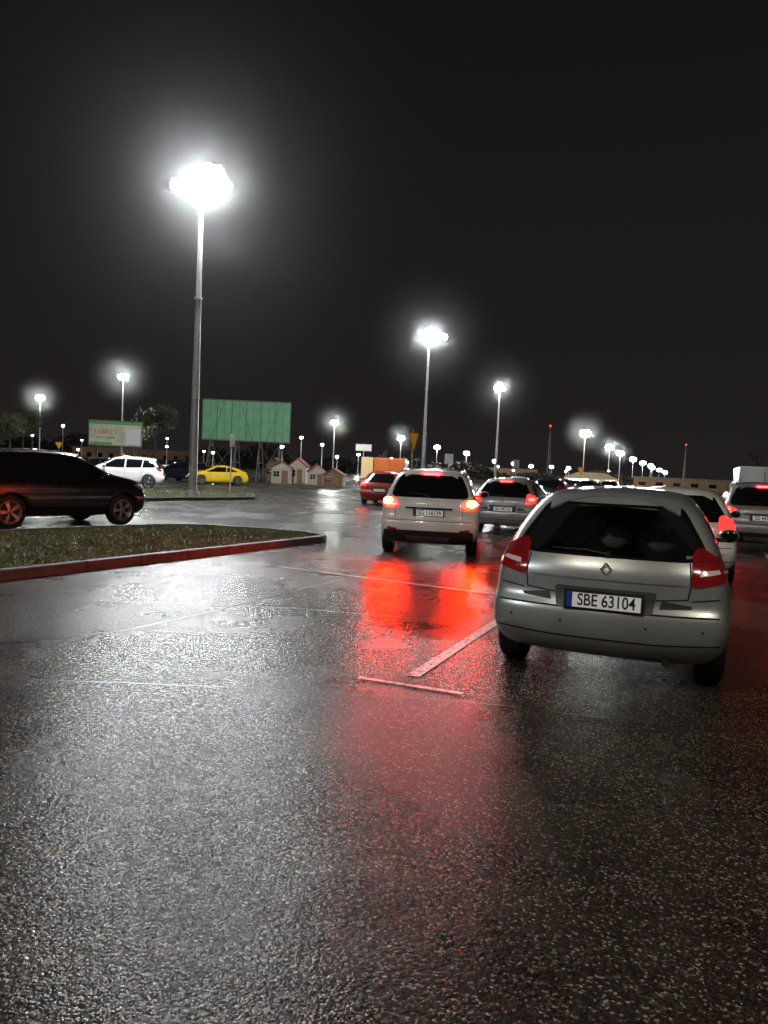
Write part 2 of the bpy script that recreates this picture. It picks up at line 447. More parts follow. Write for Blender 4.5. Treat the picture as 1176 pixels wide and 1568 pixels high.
        if amber: disc(M[amber],(cx-.0,cz+.01),.085,.06,.024)
        if brake:
            disc(M[brake],(cx-.04 if amber else cx,cz-.02 if amber else cz),.13 if amber else .08,.085 if amber else .045,.018)
    if high:
        y,z=kd['ry'][8]-.02,roofz-.065
        E.box((0,y,z),(.30,.03,.028),M[high])
    if kind!='coupe':
        patch(E,bvh,[(-.48,kd['ry'][8]+.03),(.48,kd['ry'][8]+.03),(.48,kd['ry'][8]+.2),(-.48,kd['ry'][8]+.2)],'T',.012,M[pm])
    pz={'hatch':.665,'suv':.83,'coupe':.62}[kind]
    h=bvh.ray_cast(Vector((0,-6,pz)),Vector((0,1,0)))[0]
    py=h.y-.022
    if kind=='hatch':
        patch(E,bvh,rpoly([(-.36,.755),(.36,.755),(.34,.595),(-.34,.595)],.03),'R',.006,M['bumperp'])
        py=h.y-.04
    E.box((0,py+.004,pz),(.56,.014,.15 if detail else .13),M['plastic'])
    E.box((0,py-.006,pz),(.52,.008,.114),M['plate'])
    E.box((-.24,py-.011,pz),(.04,.004,.112),M['plate_blue'])
    E.box((0,py-.0105,pz+.056),(.52,.003,.004),M['ink']);E.box((0,py-.0105,pz-.056),(.52,.003,.004),M['ink'])
    if plate: text_mesh(plate,.122,M['ink'],root,(.02,py-.0125,pz),.78)
    if kind=='hatch':
        for sx in(-1,1):
            patch(E,bvh,rpoly([(sx*a,b) for a,b in[(.40,.70),(.60,.675),(.60,.655),(.38,.64)]][::sx],.008,2),'R',.005,M['plastic'])
        line_patch(E,bvh,[(-.84,.60),(.84,.60)],'R',.012,M['seam'])
        for sx in(-1,1):
            line_patch(E,bvh,[(sx*.57,.97),(sx*.585,.82),(sx*.57,.72),(sx*.36,.70)],'R',.009,M['seam'])
            line_patch(E,bvh,[(sx*.86,.74),(sx*.6,.71)],'R',.008,M['seam'],.004)
        line_patch(E,bvh,[(-.80,.40),(-.4,.385),(.4,.385),(.80,.40)],'R',.010,M['seam'])
        for x in(-.3,.3,-.68,.68):
            yy=bvh.ray_cast(Vector((x,-6,.5)),Vector((0,1,0)))[0].y
            E.cyl((x,yy+.01,.5),(x,yy-.003,.5),.012,.012,M['bumperp'],12)
        by=bvh.ray_cast(Vector((0,-6,.90)),Vector((0,1,0)))[0].y-.012
        c=[(0,.94),(.036,.895),(0,.85),(-.036,.895)]
        for a,b in zip(c,c[1:]+c[:1]): E.cyl((a[0],by,a[1]),(b[0],by,b[1]),.007,.007,M['chrome'],6)
        patch(E,bvh,[(-.54,.815),(.54,.815),(.54,.826),(-.54,.826)],'R',.008,M[pm])
        p=[bvh.ray_cast(Vector((x,-6,z)),Vector((0,1,0)))[0]+Vector((0,-.02,.012)) for x,z in((0,.99),(-.15,1.01),(-.40,1.01))]
        E.cyl(p[0],p[1],.008,.007,M['plastic'],8);E.cyl(p[1],p[2],.006,.005,M['plastic'],8)
        E.cyl(p[0]+Vector((0,.03,0)),p[0]-Vector((0,.01,0)),.02,.018,M['plastic'],12)
        E.cyl((.45,-2.0,.25),(.45,-1.75,.26),.03,.03,M['plastic'],12)
        E.cyl((0,-.9,1.46),(0,-1.05,1.62),.005,.003,M['plastic'],6)
    elif kind=='suv':
        patch(E,bvh,rpoly([(-.80,.50),(.80,.50),(.82,.28),(-.82,.28)],.04),'R',.012,M['plastic'])
        patch(E,bvh,rpoly([(-.4,.40),(.4,.40),(.36,.31),(-.36,.31)],.03),'R',.018,M['rim'])
        patch(E,bvh,rpoly([(-.42,.925),(.42,.925),(.42,.895),(-.42,.895)],.01),'R',.022,M['chrome'])
        line_patch(E,bvh,[(-.76,.68),(.76,.68)],'R',.010,M['seam'])
        line_patch(E,bvh,[(-.62,1.1),(-.60,.70)],'R',.007,M['seam']);line_patch(E,bvh,[(.62,1.1),(.60,.70)],'R',.007,M['seam'])
        for sx in(-1,1):
            patch(E,bvh,rpoly([(sx*a,b) for a,b in[(.56,.53),(.74,.55),(.74,.51),(.56,.49)]][::sx],.01),'R',.018,M['tail_off'])
            pts=[]
            for yy in(-1.4,-.9,-.4,.1,.35):
                hh=bvh.ray_cast(Vector((sx*.58,yy,3)),Vector((0,0,-1)))[0]; pts.append(hh+Vector((0,0,.035)))
            for a,b in zip(pts,pts[1:]): E.cyl(a,b,.014,.014,M['rim'],8)
            for a in(pts[0],pts[-1]): E.cyl(a,a-Vector((0,0,.05)),.016,.02,M['rim'],8)
        p=[bvh.ray_cast(Vector((x,-6,z)),Vector((0,1,0)))[0]+Vector((0,-.02,.012)) for x,z in((0,1.11),(-.15,1.16),(-.38,1.17))]
        E.cyl(p[0],p[1],.008,.007,M['plastic'],8);E.cyl(p[1],p[2],.006,.005,M['plastic'],8)
    fz=kd['top'][-1][1]
    for sx in(-1,1):
        patch(Q,bvh,rpoly([(sx*a,b) for a,b in[(.42,fz-.06),(.74,fz-.03),(.78,fz-.14),(.46,fz-.18)]][::sx],.03),'F',.008,M['head_off'])
        patch(Q,bvh,rpoly([(1.62,fz-.03),(1.85,fz-.08),(1.9,fz-.17),(1.75,fz-.13)],.02),'S+' if sx>0 else'S-',.008,M['head_off'],xmin=.6)
    patch(E,bvh,rpoly([(-.38,fz-.10),(.38,fz-.10),(.34,fz-.2),(-.34,fz-.2)],.03),'F',.006,M['plastic'])
    patch(E,bvh,rpoly([(-.6,.45),(.6,.45),(.5,.3),(-.5,.3)],.04),'F',.006,M['plastic'])
    G.obj('windows',root);E.obj('trim',root);Q.obj('lamps',root)
    wheels(kd,root)
    return root

# ------------------------------------------------------------ ground
def asphalt_mat(name,paintmix=None):
    m=bpy.data.materials.new(name); m.use_nodes=True; nt=m.node_tree; p=nt.nodes['Principled BSDF']
    N=nt.nodes.new; Lk=nt.links.new
    tc=N('ShaderNodeTexCoord')
    def noise(s,d=4,r=.5):
        n=N('ShaderNodeTexNoise'); n.inputs['Scale'].default_value=s; n.inputs['Detail'].default_value=d; n.inputs['Roughness'].default_value=r
        Lk(tc.outputs['Object'],n.inputs['Vector']); return n
    v=N('ShaderNodeTexVoronoi'); v.inputs['Scale'].default_value=115; Lk(tc.outputs['Object'],v.inputs['Vector'])
    v2=N('ShaderNodeTexVoronoi'); v2.inputs['Scale'].default_value=42; Lk(tc.outputs['Object'],v2.inputs['Vector'])
    wet=noise(.35,2,.5); mid=noise(1.6,4,.6)
    ramp=N('ShaderNodeValToRGB'); cr=ramp.color_ramp
    cr.elements[0].position=0; cr.elements[0].color=(.010,.0078,.006,1)
    cr.elements[1].position=1; cr.elements[1].color=(.34,.28,.22,1)
    e=cr.elements.new(.6); e.color=(.030,.023,.0185,1)
    e=cr.elements.new(.88); e.color=(.070,.056,.045,1)
    sep=N('ShaderNodeSeparateColor'); Lk(v.outputs['Color'],sep.inputs['Color']); Lk(sep.outputs['Red'],ramp.inputs['Fac'])
    mx=N('ShaderNodeMix'); mx.data_type='RGBA'; mx.blend_type='MULTIPLY'; mx.inputs[0].default_value=.8
    r2=N('ShaderNodeValToRGB'); r2.color_ramp.elements[0].position=.3; r2.color_ramp.elements[1].position=.7
    r2.color_ramp.elements[0].color=(.4,.4,.4,1); Lk(mid.outputs['Fac'],r2.inputs['Fac'])
    Lk(ramp.outputs['Color'],mx.inputs[6]); Lk(r2.outputs['Color'],mx.inputs[7])
    col=mx.outputs[2]
    if paintmix:
        pm=N('ShaderNodeMix'); pm.data_type='RGBA'
        rr=N('ShaderNodeValToRGB'); rr.color_ramp.elements[0].position=.36; rr.color_ramp.elements[1].position=.52
        rr.color_ramp.elements[0].color=(.05,.05,.05,1); rr.color_ramp.elements[1].color=(paintmix,)*3+(1,)
        f2=noise(22,6,.75); Lk(f2.outputs['Fac'],rr.inputs['Fac']); Lk(rr.outputs['Color'],pm.inputs[0])
        Lk(col,pm.inputs[6]); pm.inputs[7].default_value=(.72,.72,.68,1); col=pm.outputs[2]
    Lk(col,p.inputs['Base Color'])
    p.inputs['Roughness'].default_value=.9; p.inputs['Specular IOR Level'].default_value=0
    a1=N('ShaderNodeMapRange'); a1.inputs['From Min'].default_value=.3; a1.inputs['From Max'].default_value=.7
    a1.inputs['To Min'].default_value=.22; a1.inputs['To Max'].default_value=.32; Lk(wet.outputs['Fac'],a1.inputs['Value'])
    ad=N('ShaderNodeMath'); ad.operation='MULTIPLY_ADD'; Lk(mid.outputs['Fac'],ad.inputs[0]); ad.inputs[1].default_value=.10; Lk(a1.outputs['Result'],ad.inputs[2])
    sb=N('ShaderNodeMath'); sb.operation='SUBTRACT'; Lk(ad.outputs[0],sb.inputs[0]); sb.inputs[1].default_value=.05
    h1=N('ShaderNodeMath'); h1.operation='MULTIPLY'; Lk(v.outputs['Distance'],h1.inputs[0]); h1.inputs[1].default_value=-1
    h2=N('ShaderNodeMath'); h2.operation='MULTIPLY_ADD'; Lk(v2.outputs['Distance'],h2.inputs[0]); h2.inputs[1].default_value=-1.1; Lk(h1.outputs[0],h2.inputs[2])
    b=N('ShaderNodeBump'); b.inputs['Distance'].default_value=.004; b.inputs['Strength'].default_value=.42; Lk(h2.outputs[0],b.inputs['Height'])
    Lk(b.outputs['Normal'],p.inputs['Normal'])
    # broken water film: glossy layer whose cover grows less at grazing angles than a closed mirror of water would
    gl=N('ShaderNodeBsdfGlossy'); gl.inputs[0].default_value=(1,1,1,1); Lk(sb.outputs[0],gl.inputs['Roughness']); Lk(b.outputs['Normal'],gl.inputs['Normal'])
    fr=N('ShaderNodeFresnel'); fr.inputs[0].default_value=1.33
    fm=N('ShaderNodeMath'); fm.operation='MULTIPLY_ADD'; Lk(fr.outputs[0],fm.inputs[0]); fm.inputs[1].default_value=.26; fm.inputs[2].default_value=.020
    ms=N('ShaderNodeMixShader'); Lk(fm.outputs[0],ms.inputs[0]); Lk(p.outputs[0],ms.inputs[1]); Lk(gl.outputs[0],ms.inputs[2])
    Lk(ms.outputs[0],nt.nodes['Material Output'].inputs['Surface'])
    return m
ASP=asphalt_mat('wet_asphalt')
WORN=asphalt_mat('worn_road_paint',.8)  # worn road paint, made paler to imitate lamp reflection on wet lines
g=MB(); g.add([(-1500,-300,0),(1500,-300,0),(1500,2500,0),(-1500,2500,0)],[(0,1,2,3)],ASP); g.obj('asphalt_ground')
SEAM=mat('bitumen_seam',(.006,.006,.006),.3,spec=.2,bump=.15,bscale=30)
def strip(mb,pts,w,z,m,jit=0):
    P=[]
    for a,b in zip(pts,pts[1:]):
        n=max(1,int((Vector(b)-Vector(a)).length/.12)) if jit else 1
        for k in range(n): P.append(Vector(a).lerp(Vector(b),k/n))
    P.append(Vector(pts[-1]))
    L=[]
    for i,p in enumerate(P):
        d=(P[min(i+1,len(P)-1)]-P[max(i-1,0)]).normalized(); n=Vector((-d.y,d.x))
        c=p+n*random.uniform(-jit,jit); ww=w*(random.uniform(.5,1.4) if jit else 1)
        L+=[(*(c+n*ww/2),z),(*(c-n*ww/2),z)]
    mb.add(L,[(2*i+1,2*i+3,2*i+2,2*i) for i in range(len(P)-1)],m)
b=MB()
strip(b,[(-3.4,5.9),(-2.3,6.8),(-1.63,8.1),(-.41,10.95),(1.04,14.3),(2.6,18),(5,25)],.035,.004,SEAM,.014)
strip(b,[(-6,5.1),(-2.6,5.2),(-.79,5.25),(.6,5.15),(2.5,4.7)],.012,.004,SEAM,.010)
strip(b,[(-3.5,8.2),(-1,8.3),(.6,8.0),(1.5,7.7)],.014,.004,SEAM,.012)
b.obj('asphalt_seams')
b=MB()
strip(b,[(-1.58,11.65),(1.42,9.9)],.08,.008,WORN)
strip(b,[(-.13,5.62),(.61,5.32)],.05,.008,WORN)
D=Vector((.385,.923))
p0=Vector((.18,5.5))
for s0,s1 in((0.25,3.6),(7,11),(14,18),(21,25),(28,32),(35,39)):
    strip(b,[tuple(p0+D*s0),tuple(p0+D*s1)],.10,.006,WORN)
p1=p0+Vector((.923,-.385))*3.3
for s0,s1 in((-2.5,1),(5,9),(12,16),(19,23),(26,30)):
    strip(b,[tuple(p1+D*s0),tuple(p1+D*s1)],.10,.006,WORN)
b.obj('road_marking')

KERB=mat('kerb_concrete',(.065,.066,.062),.6,spec=.25,var=.4,vscale=5,bump=.4,bscale=50)
GR=mat('grass_soil',(.045,.050,.018),.8,var=.5,vscale=2.5,bump=1,bscale=30)
BL=mat('grass_blades',(.10,.125,.035),.6,var=.5,vscale=3)
def inset(poly,d):
    out=[];N=len(poly)
    for i in range(N):
        p=Vector(poly[i]);a=(p-Vector(poly[i-1])).normalized();c=(Vector(poly[(i+1)%N])-p).normalized()
        n1=Vector((-a.y,a.x));n2=Vector((-c.y,c.x));n=(n1+n2).normalized();k=max(.4,n.dot(n1))
        out.append(tuple(p+n*d/k))
    return out
def island(name,poly,nb,bbox=None):
    poly=rpoly(poly,.8,5)
    ar=sum(a[0]*b[1]-b[0]*a[1] for a,b in zip(poly,poly[1:]+poly[:1]))
    if ar<0: poly=poly[::-1]
    N=len(poly); root=empty(name)
    k=MB(); o1=poly;o2=inset(poly,.015);o3=inset(poly,.14);o4=inset(poly,.15)
    R=[[(*p,-.02) for p in o1],[(*p,.115) for p in o1],[(*p,.13) for p in o2],[(*p,.13) for p in o3],[(*p,.06) for p in o4]]
    vs=sum(R,[])
    fs=[(r*N+i,r*N+(i+1)%N,(r+1)*N+(i+1)%N,(r+1)*N+i) for r in range(4) for i in range(N)]
    k.add(vs,fs,KERB)
    for i in range(N):
        a=Vector(poly[i]);c=Vector(poly[(i+1)%N]);L=(c-a).length
        if L<1.2: continue
        d=(c-a)/L;n=Vector((-d.y,d.x))
        for q in range(int(L)):
            p=a+d*(q+.5)+n*.07
            ang=math.atan2(d.y,d.x)
            k.box((p.x,p.y,.066),(.012,.146,.134),M['seam'],Matrix.Rotation(ang,3,'Z'))
    k.obj('kerb',root)
    gm=MB(); gm.add([(*p,.10) for p in o4],[tuple(range(N))],GR); gm.obj('grass_bed',root)
    t=MB(); xs=[p[0] for p in o4];ys=[p[1] for p in o4]
    bx=bbox or (min(xs),max(xs),min(ys),max(ys)); n=0
    vs=[];fs=[]
    while n<nb:
        x=random.uniform(bx[0],bx[1]);y=random.uniform(bx[2],bx[3])
        n+=1
        if not inside((x,y),o4): continue
        a=random.uniform(0,6.28);h=random.uniform(.015,.06);w=.012
        i=len(vs); lx,ly=random.uniform(-.03,.03),random.uniform(-.03,.03)
        vs+=[(x-w*math.cos(a),y-w*math.sin(a),.098),(x+w*math.cos(a),y+w*math.sin(a),.098),(x+lx,y+ly,.10+h)]
        fs.append((i,i+1,i+2))
    t.add(vs,fs,BL); t.obj('grass',root)
island('grass_island',[(-.95,16.25),(-2.2,17.1),(-4.6,17.5),(-6.3,15.3),(-13.5,3),(-9.9,-1.5),(-4.57,9.18)],60000,(-8,-.9,7,17.6))
island('grass_island',[(-5.5,33),(-6.3,37),(-17,37),(-18,32),(-9.2,27.4)],15000)

# ------------------------------------------------------------ lamps
def lampmat(n,c,s): return mat(n,(.8,.8,.8),.4,em=c,es=s)
LM_big=lampmat('floodlight_lens',(.95,.98,1),780)
LM_mid=lampmat('street_light_lens',(.95,1,.92),900)
LM_back=lampmat('warm_light_lens',(1,.86,.70),300)
LM_far=lampmat('far_light_lens',(1,1,.86),700)
LM_dim=lampmat('dim_light_lens',(1,.8,.55),60)
HZ1=[(12,halomat(.0022,12)),(4.5,halomat(.007,4.5))];HZ2=[(7,halomat(.0045,7)),(2.6,halomat(.022,2.6))];HZ3=[(4.5,halomat(.012,4.5))]
def mast(loc,H,heads,lm,r=.11,name='floodlight_mast',rz=0,hz=None):
    root=empty(name,(loc[0],loc[1],0),rz)
    b=MB()
    b.cyl((0,0,0),(0,0,.25),r*2.2,r*2.0,M['galv'],8); 
    b.cyl((0,0,.2),(0,0,H-.1),r*1.25,r*.55,M['galv'],12)
    for z in (H*.33,H*.66): b.cyl((0,0,z),(0,0,z+.06),r*1.18,r*1.15,M['galv'],12)
    for z in sorted(set(h[2] for h in heads)):
        hx=[h[0] for h in heads if h[2]==z]+[0]
        b.cyl((min(hx)-.05,0,H+z-.12),(max(hx)+.05,0,H+z-.12),.035,.035,M['galv'],8)
    b.cyl((0,0,H-.2),(0,0,H+max(h[2] for h in heads)),r*.55,r*.5,M['galv'],10)
    b.obj('pole',root)
    c=MB();e=MB()
    for x,y,z,s in heads:
        c.box((x,y,H+z+s*.66),(s*.9,s*.9,s*.22),M['lampcase'])
        e.ball((x,y,H+z),s*.8,lm,10,6,(1,1,.8))
    c.obj('lamp_housings',root,.02);e.obj('lamp_lenses',root)
    for h in (hz or []): halo(root,(0,0,H+.35),h)
mast((-8.4,33.6),12.9,[(-1.05,0,.35,.38),(-.62,.1,.30,.44),(-.25,-.1,.75,.44),(.22,.1,1.0,.46),(.62,-.1,.85,.46),(.95,0,.4,.42),(.3,-.2,.15,.50),(-.25,.2,.15,.44),(.6,-.1,.3,.44),(.0,-.1,.5,.46)],LM_big,.15,hz=HZ1)
mast((3.3,68.8),13.3,[(-.55,0,.2,.42),(-.15,-.2,.5,.46),(.2,0,.15,.44),(1.25,0,.15,.40)],LM_big,.14,hz=HZ2)
mast((15.3,107.7),13.3,[(-.35,0,.3,.46),(.0,-.2,.6,.46),(.35,0,.2,.46)],LM_big,.14,hz=HZ2)
mast((-21.5,-4),13.2,[(-.8,0,0,.32),(0,0,.4,.32),(.8,0,0,.32)],LM_big,.15)
mast((7.5,-3.5),12,[(-.5,0,0,.36),(.5,0,0,.36)],LM_back,.15)
mast((-4.5,-2.5),12,[(-.5,0,0,.36),(.5,0,0,.36)],LM_back,.15)
def slamp(x,y,h,s=.4,lm=None,name='street_lamp',hz=None):
    mast((x,y),h,[(-s*.28,0,0,s),(s*.28,0,.0,s)],lm or LM_mid,.09,name,hz=hz)
for x,y in[(32.7,128),(51,177),(65,215),(85.6,268),(105,316),(124,362),(141,409),(170,480),(213,589)]: slamp(x,y,9,.6+y*.0014,hz=HZ3 if y<230 else None)
slamp(-31.3,91,11,.55,hz=HZ3); slamp(-59,131,11,.65,hz=HZ3)
slamp(-8.9,129,9,.55,hz=HZ3);slamp(3.2,180,9,.7,hz=HZ3);slamp(15.2,234,9,.8);slamp(29.8,288,9,.9);slamp(60,427,9,1.1);slamp(81,490,9,1.2);slamp(109,580,9,1.3);slamp(120,560,9,1.2);slamp(142,600,9,1.3)
for x,y,h,c in [(-87,207,9.3,0),(-87,220,6,1),(-103,224,6.7,1),(-67,235,5.5,0),(-57,200,7,1),(-36,160,3.4,0),(-20,180,8.1,0),(-19,140,4.8,0),(-15,179,6.6,0),(-11,172,3.9,0),(-6.3,173,4.6,0),(2,300,6,0),(48,330,5,0),(70,300,4,0),(-45,190,4,1),(38,230,3,1),(75,260,4.5,1),(-76,190,3,1)]:
    slamp(x,y,h,.26,LM_far if not c else LM_dim)

# ------------------------------------------------------------ vehicles
make_car('silver_hatchback_car','hatch','silver',(2.37,7.5),21,'SBE 63104',detail=1)
make_car('white_suv','suv','white',(1.06,15.9),7,'SG 1161W','tail_on','brake_on','amber_on','brake_high',sz=.975)
make_car('grey_hatchback_car','hatch','silver2',(3.75,22.0),19,'SG 4471A','tail_on','brake_mid',None,'brake_high')
make_car('white_hatchback_car','hatch','white',(5.2,13.6),21,'SB 8020K','tail_on',None,None,None)
make_car('grey_suv','suv','grey',(9.35,19.4),21,'SG 4471A','tail_on','brake_mid',None,'brake_high')
make_car('red_hatchback_car','hatch','red',(.1,34.5),10,None,'tail_on','brake_mid')
make_car('black_suv','suv','black',(-7.46,17.0),35)
make_car('white_hatchback_car','hatch','white',(-13.6,39.8),-105,sz=1.1)
make_car('yellow_coupe_car','coupe','yellow',(-11.6,53),-115)
make_car('dark_hatchback_car','hatch','dark',(-14.9,57),-60)
make_car('dark_hatchback_car','hatch','dark',(-19.5,52),-110)
make_car('dark_hatchback_car','hatch','dark',(-24,60),-100)
for x,y,h in[(9.5,44,21),(12,52,21),(14,58,21),(17.5,66,25),(21,72,21)]:
    make_car('dark_hatchback_car','hatch','dark',(x,y),h)
make_car('white_hatchback_car','hatch','white',(10.5,60),21)
make_car('yellow_coupe_car','coupe','yellow',(26,95),70)
def van(name,loc,head,pm,h=2.3):
    root=empty(name,(*loc,0),-math.radians(head)); b=MB()
    b.box((0,-.7,.45+(h-.45)/2),(1.9,3.4,h-.45),M[pm]); b.obj('cargo_box',root,.06)
    c=MB(); vs=[]
    for x in(-.92,.92):
        vs+=[(x,1.02,.4),(x,2.5,.4),(x,2.55,.95),(x,1.95,1.15),(x,1.5,1.85),(x,1.02,1.9)]
    c.add(vs,[(0,1,2,3,4,5)[::-1],(6,7,8,9,10,11),(0,6,7,1)[::-1],(1,7,8,2)[::-1],(2,8,9,3)[::-1],(4,10,11,5)[::-1],(5,11,6,0)[::-1]],M[pm])
    c.add([(v[0]*.95,v[1],v[2]) for v in[vs[3],vs[9],vs[10],vs[4]]],[(0,1,2,3)],M['glass']); c.obj('cab',root,.04)
    d=MB()
    for sx in(-1,1):
        d.box((sx*.86,-2.42,.95),(.12,.04,.35),M['tail_on'])
        d.box((sx*.935,1.45,1.45),(.01,.6,.45),M['glass'])
        for zz in(.7,1.2,1.8): d.box((sx*.93,-2.41,zz),(.05,.03,.08),M['plastic'])
    d.box((0,-2.45,.42),(1.85,.12,.18),M['plastic']); d.box((0,-2.42,.62),(.52,.02,.12),M['plate']); d.box((0,-2.41,1.4),(.014,.02,1.6),M['seam'])
    d.box((.12,-2.42,1.2),(.03,.03,.7),M['chrome']); d.obj('trim',root)
    w=dict(wr=.33,W=.95,wb=2.9); wheels(w,root)
van('orange_van',(.4,49),5,'orange',2.25)
van('white_van',(16.2,33.5),21,'white',2.35)

# ------------------------------------------------------------ billboards
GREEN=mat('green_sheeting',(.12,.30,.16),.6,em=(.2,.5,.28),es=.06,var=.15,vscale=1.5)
GREEN2=mat('green_rib',(.05,.16,.08),.6)
STEEL=mat('rusty_steel',(.12,.10,.085),.6,var=.3)
def billboard():
    root=empty('billboard',(-12.45,68,0)); b=MB(); n=6;w=7.7
    for i in range(n):
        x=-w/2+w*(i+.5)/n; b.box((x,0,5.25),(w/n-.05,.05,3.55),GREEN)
    b.obj('panels',root)
    f=MB()
    for z in(3.5,7.0): f.box((0,-.05,z),(w,.08,.1),STEEL)
    for i in range(n+1): f.box((-w/2+w*i/n,-.06,5.25),(.07,.06,3.5),GREEN2)
    for i in range(n):
        x=-w/2+w*(i+.5)/n; f.box((x,-.03,5.25),(.03,.02,3.5),GREEN2)
    for x,s in((-2.5,1),(0,-1),(2.4,1)):
        f.cyl((x-.6*s,-.04,3.55),(x+.6*s,-.04,6.9),.025,.025,GREEN2,5)
    f.obj('frame',root)
    t=MB()
    for x in(-3.2,-.9,1.2,3.0):
        t.cyl((x,.2,0),(x,.2,7),.07,.07,STEEL,6); t.cyl((x+.2,1.9,0),(x,.2,5.6),.05,.05,STEEL,6); t.cyl((x,-1.4,0),(x,.1,3.4),.05,.05,STEEL,6)
        t.cyl((x,.2,1.6),(x+.13,1.4,1.6),.035,.035,STEEL,6);t.cyl((x,.2,3),(x+.08,1,3),.035,.035,STEEL,6)
        t.cyl((x,-.7,1.6),(x,.2,1.6),.035,.035,STEEL,6)
    for a,c in((-3.2,-.9),(1.2,3.0)):
        t.cyl((a,.2,.2),(c,.2,3.3),.035,.035,STEEL,6);t.cyl((c,.2,.2),(a,.2,3.3),.035,.035,STEEL,6)
    t.obj('support_truss',root)
billboard()
def sbill():
    root=empty('advertising_billboard',(-26.4,75,0),math.radians(12)); b=MB()
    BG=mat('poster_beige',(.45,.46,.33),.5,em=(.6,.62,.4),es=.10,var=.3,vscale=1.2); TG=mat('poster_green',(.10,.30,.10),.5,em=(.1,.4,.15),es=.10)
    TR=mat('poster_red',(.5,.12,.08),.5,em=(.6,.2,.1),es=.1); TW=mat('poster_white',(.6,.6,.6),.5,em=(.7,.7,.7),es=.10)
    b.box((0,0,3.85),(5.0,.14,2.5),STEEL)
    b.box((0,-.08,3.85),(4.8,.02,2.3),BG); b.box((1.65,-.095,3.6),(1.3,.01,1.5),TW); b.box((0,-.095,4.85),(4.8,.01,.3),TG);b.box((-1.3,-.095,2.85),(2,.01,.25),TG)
    b.obj('poster_panel',root)
    text_mesh('TABELE S',.6,TR,root,(-.9,-.11,3.95),.9,'poster_text',off=.01); text_mesh('NOWY SKLEP',.3,M['ink'],root,(-.9,-.11,3.4),.9,'poster_text')
    c=MB()
    for x in(-1.7,1.7): c.cyl((x,.12,0),(x,.12,5.1),.09,.09,STEEL,8)
    c.box((0,-.3,2.5),(4.8,.5,.05),STEEL); c.obj('posts',root)
sbill()

# ------------------------------------------------------------ signs
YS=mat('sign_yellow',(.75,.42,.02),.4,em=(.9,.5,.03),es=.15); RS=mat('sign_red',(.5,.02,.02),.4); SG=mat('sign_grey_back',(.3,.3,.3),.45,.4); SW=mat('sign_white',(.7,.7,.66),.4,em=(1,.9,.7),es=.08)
def sign_yield(loc,rz,z=2.75,s=.9):
    root=empty('yield_sign',(*loc,0),rz); b=MB(); b.cyl((0,.04,0),(0,.04,z+.35),.03,.03,M['galv'],8); b.obj('post',root)
    def tri(s,y,m,c):
        h=s*.866; pl=rpoly([(-s/2,h/3),(s/2,h/3),(0,-2*h/3)],s*.08)[::-1]; n=len(pl)
        c.add([(p[0],y,z+p[1]) for p in pl]+[(p[0],y+.012,z+p[1]) for p in pl],[tuple(range(n)),tuple(range(2*n-1,n-1,-1))]+[(i,(i+1)%n,n+(i+1)%n,n+i) for i in range(n)],m)
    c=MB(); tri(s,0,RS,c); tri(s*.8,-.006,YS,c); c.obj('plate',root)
sign_yield((1.0,29),math.radians(62),2.75,.95)
sign_yield((19.7,78),math.radians(15),2.4,.9)
sign_yield((-34,80),math.radians(10),2.6,.9)
def panel_sign(name,loc,w,h,z,m,rz=0):
    root=empty(name,(*loc,0),rz); b=MB()
    b.cyl((0,.05,0),(0,.05,z+h/2+.05),.035,.035,M['galv'],8); b.obj('post',root)
    c=MB(); c.box((0,0,z),(w,.03,h),m); c.box((0,.02,z),(w+.05,.02,h+.05),SG); c.obj('panel',root,.01)
    return root
panel_sign('parking_sign',(-7.4,37),.42,.5,2.6,SG,math.radians(75))
panel_sign('direction_sign',(-1.5,50),1.0,.4,2.9,SW)
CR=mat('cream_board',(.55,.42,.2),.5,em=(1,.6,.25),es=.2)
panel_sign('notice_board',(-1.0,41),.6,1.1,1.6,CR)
panel_sign('direction_sign',(7.7,95),1.0,1.2,3.2,SG)
panel_sign('direction_sign',(16.5,98),.8,1.0,3,SG)

# ------------------------------------------------------------ huts
HW=mat('hut_white_wood',(.50,.44,.36),.7,var=.2); HB=mat('hut_brown_wood',(.22,.12,.06),.7,var=.3); HR=mat('hut_red_roof',(.20,.05,.03),.7,var=.3)
def hut(loc,w,d,h,rh,wm,rz=0):
    root=empty('wooden_hut',(*loc,0),rz); b=MB()
    vs=[];
    for y in(-d/2,d/2): vs+=[(-w/2,y,0),(w/2,y,0),(w/2,y,h),(0,y,h+rh),(-w/2,y,h)]
    b.add(vs,[(0,1,2,3,4),(9,8,7,6,5),(0,4,9,5),(1,6,7,2)],wm)
    for i in range(8): b.box((-w/2+w*(i+.5)/8,-d/2-.01,h/2),(.015,.02,h),M['seam'])
    b.obj('walls',root)
    r=MB()
    for sx in(-1,1):
        a=math.atan2(rh,w/2); L=math.hypot(w/2,rh)+.2
        R=Matrix.Rotation(sx*a,3,'Y'); r.box((sx*(w/4+.04),0,h+rh/2+.03),(L,d+.4,.06),HR,R)
    r.obj('roof',root)
    c=MB(); c.box((w*.15,-d/2-.03,h*.42),(w*.3,.04,h*.8),HB); c.box((-w*.25,-d/2-.03,h*.6),(w*.28,.04,h*.35),M['glass'])
    c.box((-w*.25,-d/2-.05,h*.6),(.03,.02,h*.35),HW);c.box((-w*.25,-d/2-.05,h*.6),(w*.28,.02,.03),HW)
    c.box((-w*.25,-d/2-.045,h*.79),(w*.34,.03,.05),HW); c.obj('door_and_window',root)
hut((-8.9,66),1.7,1.6,1.3,.5,HW,.1);hut((-7.6,67.5),1.5,1.5,1.5,.6,HW,-.1);hut((-5.9,66),1.5,1.4,1.1,.6,HW,.15);hut((-4.3,65),1.6,1.6,.9,.45,HB,-.1)
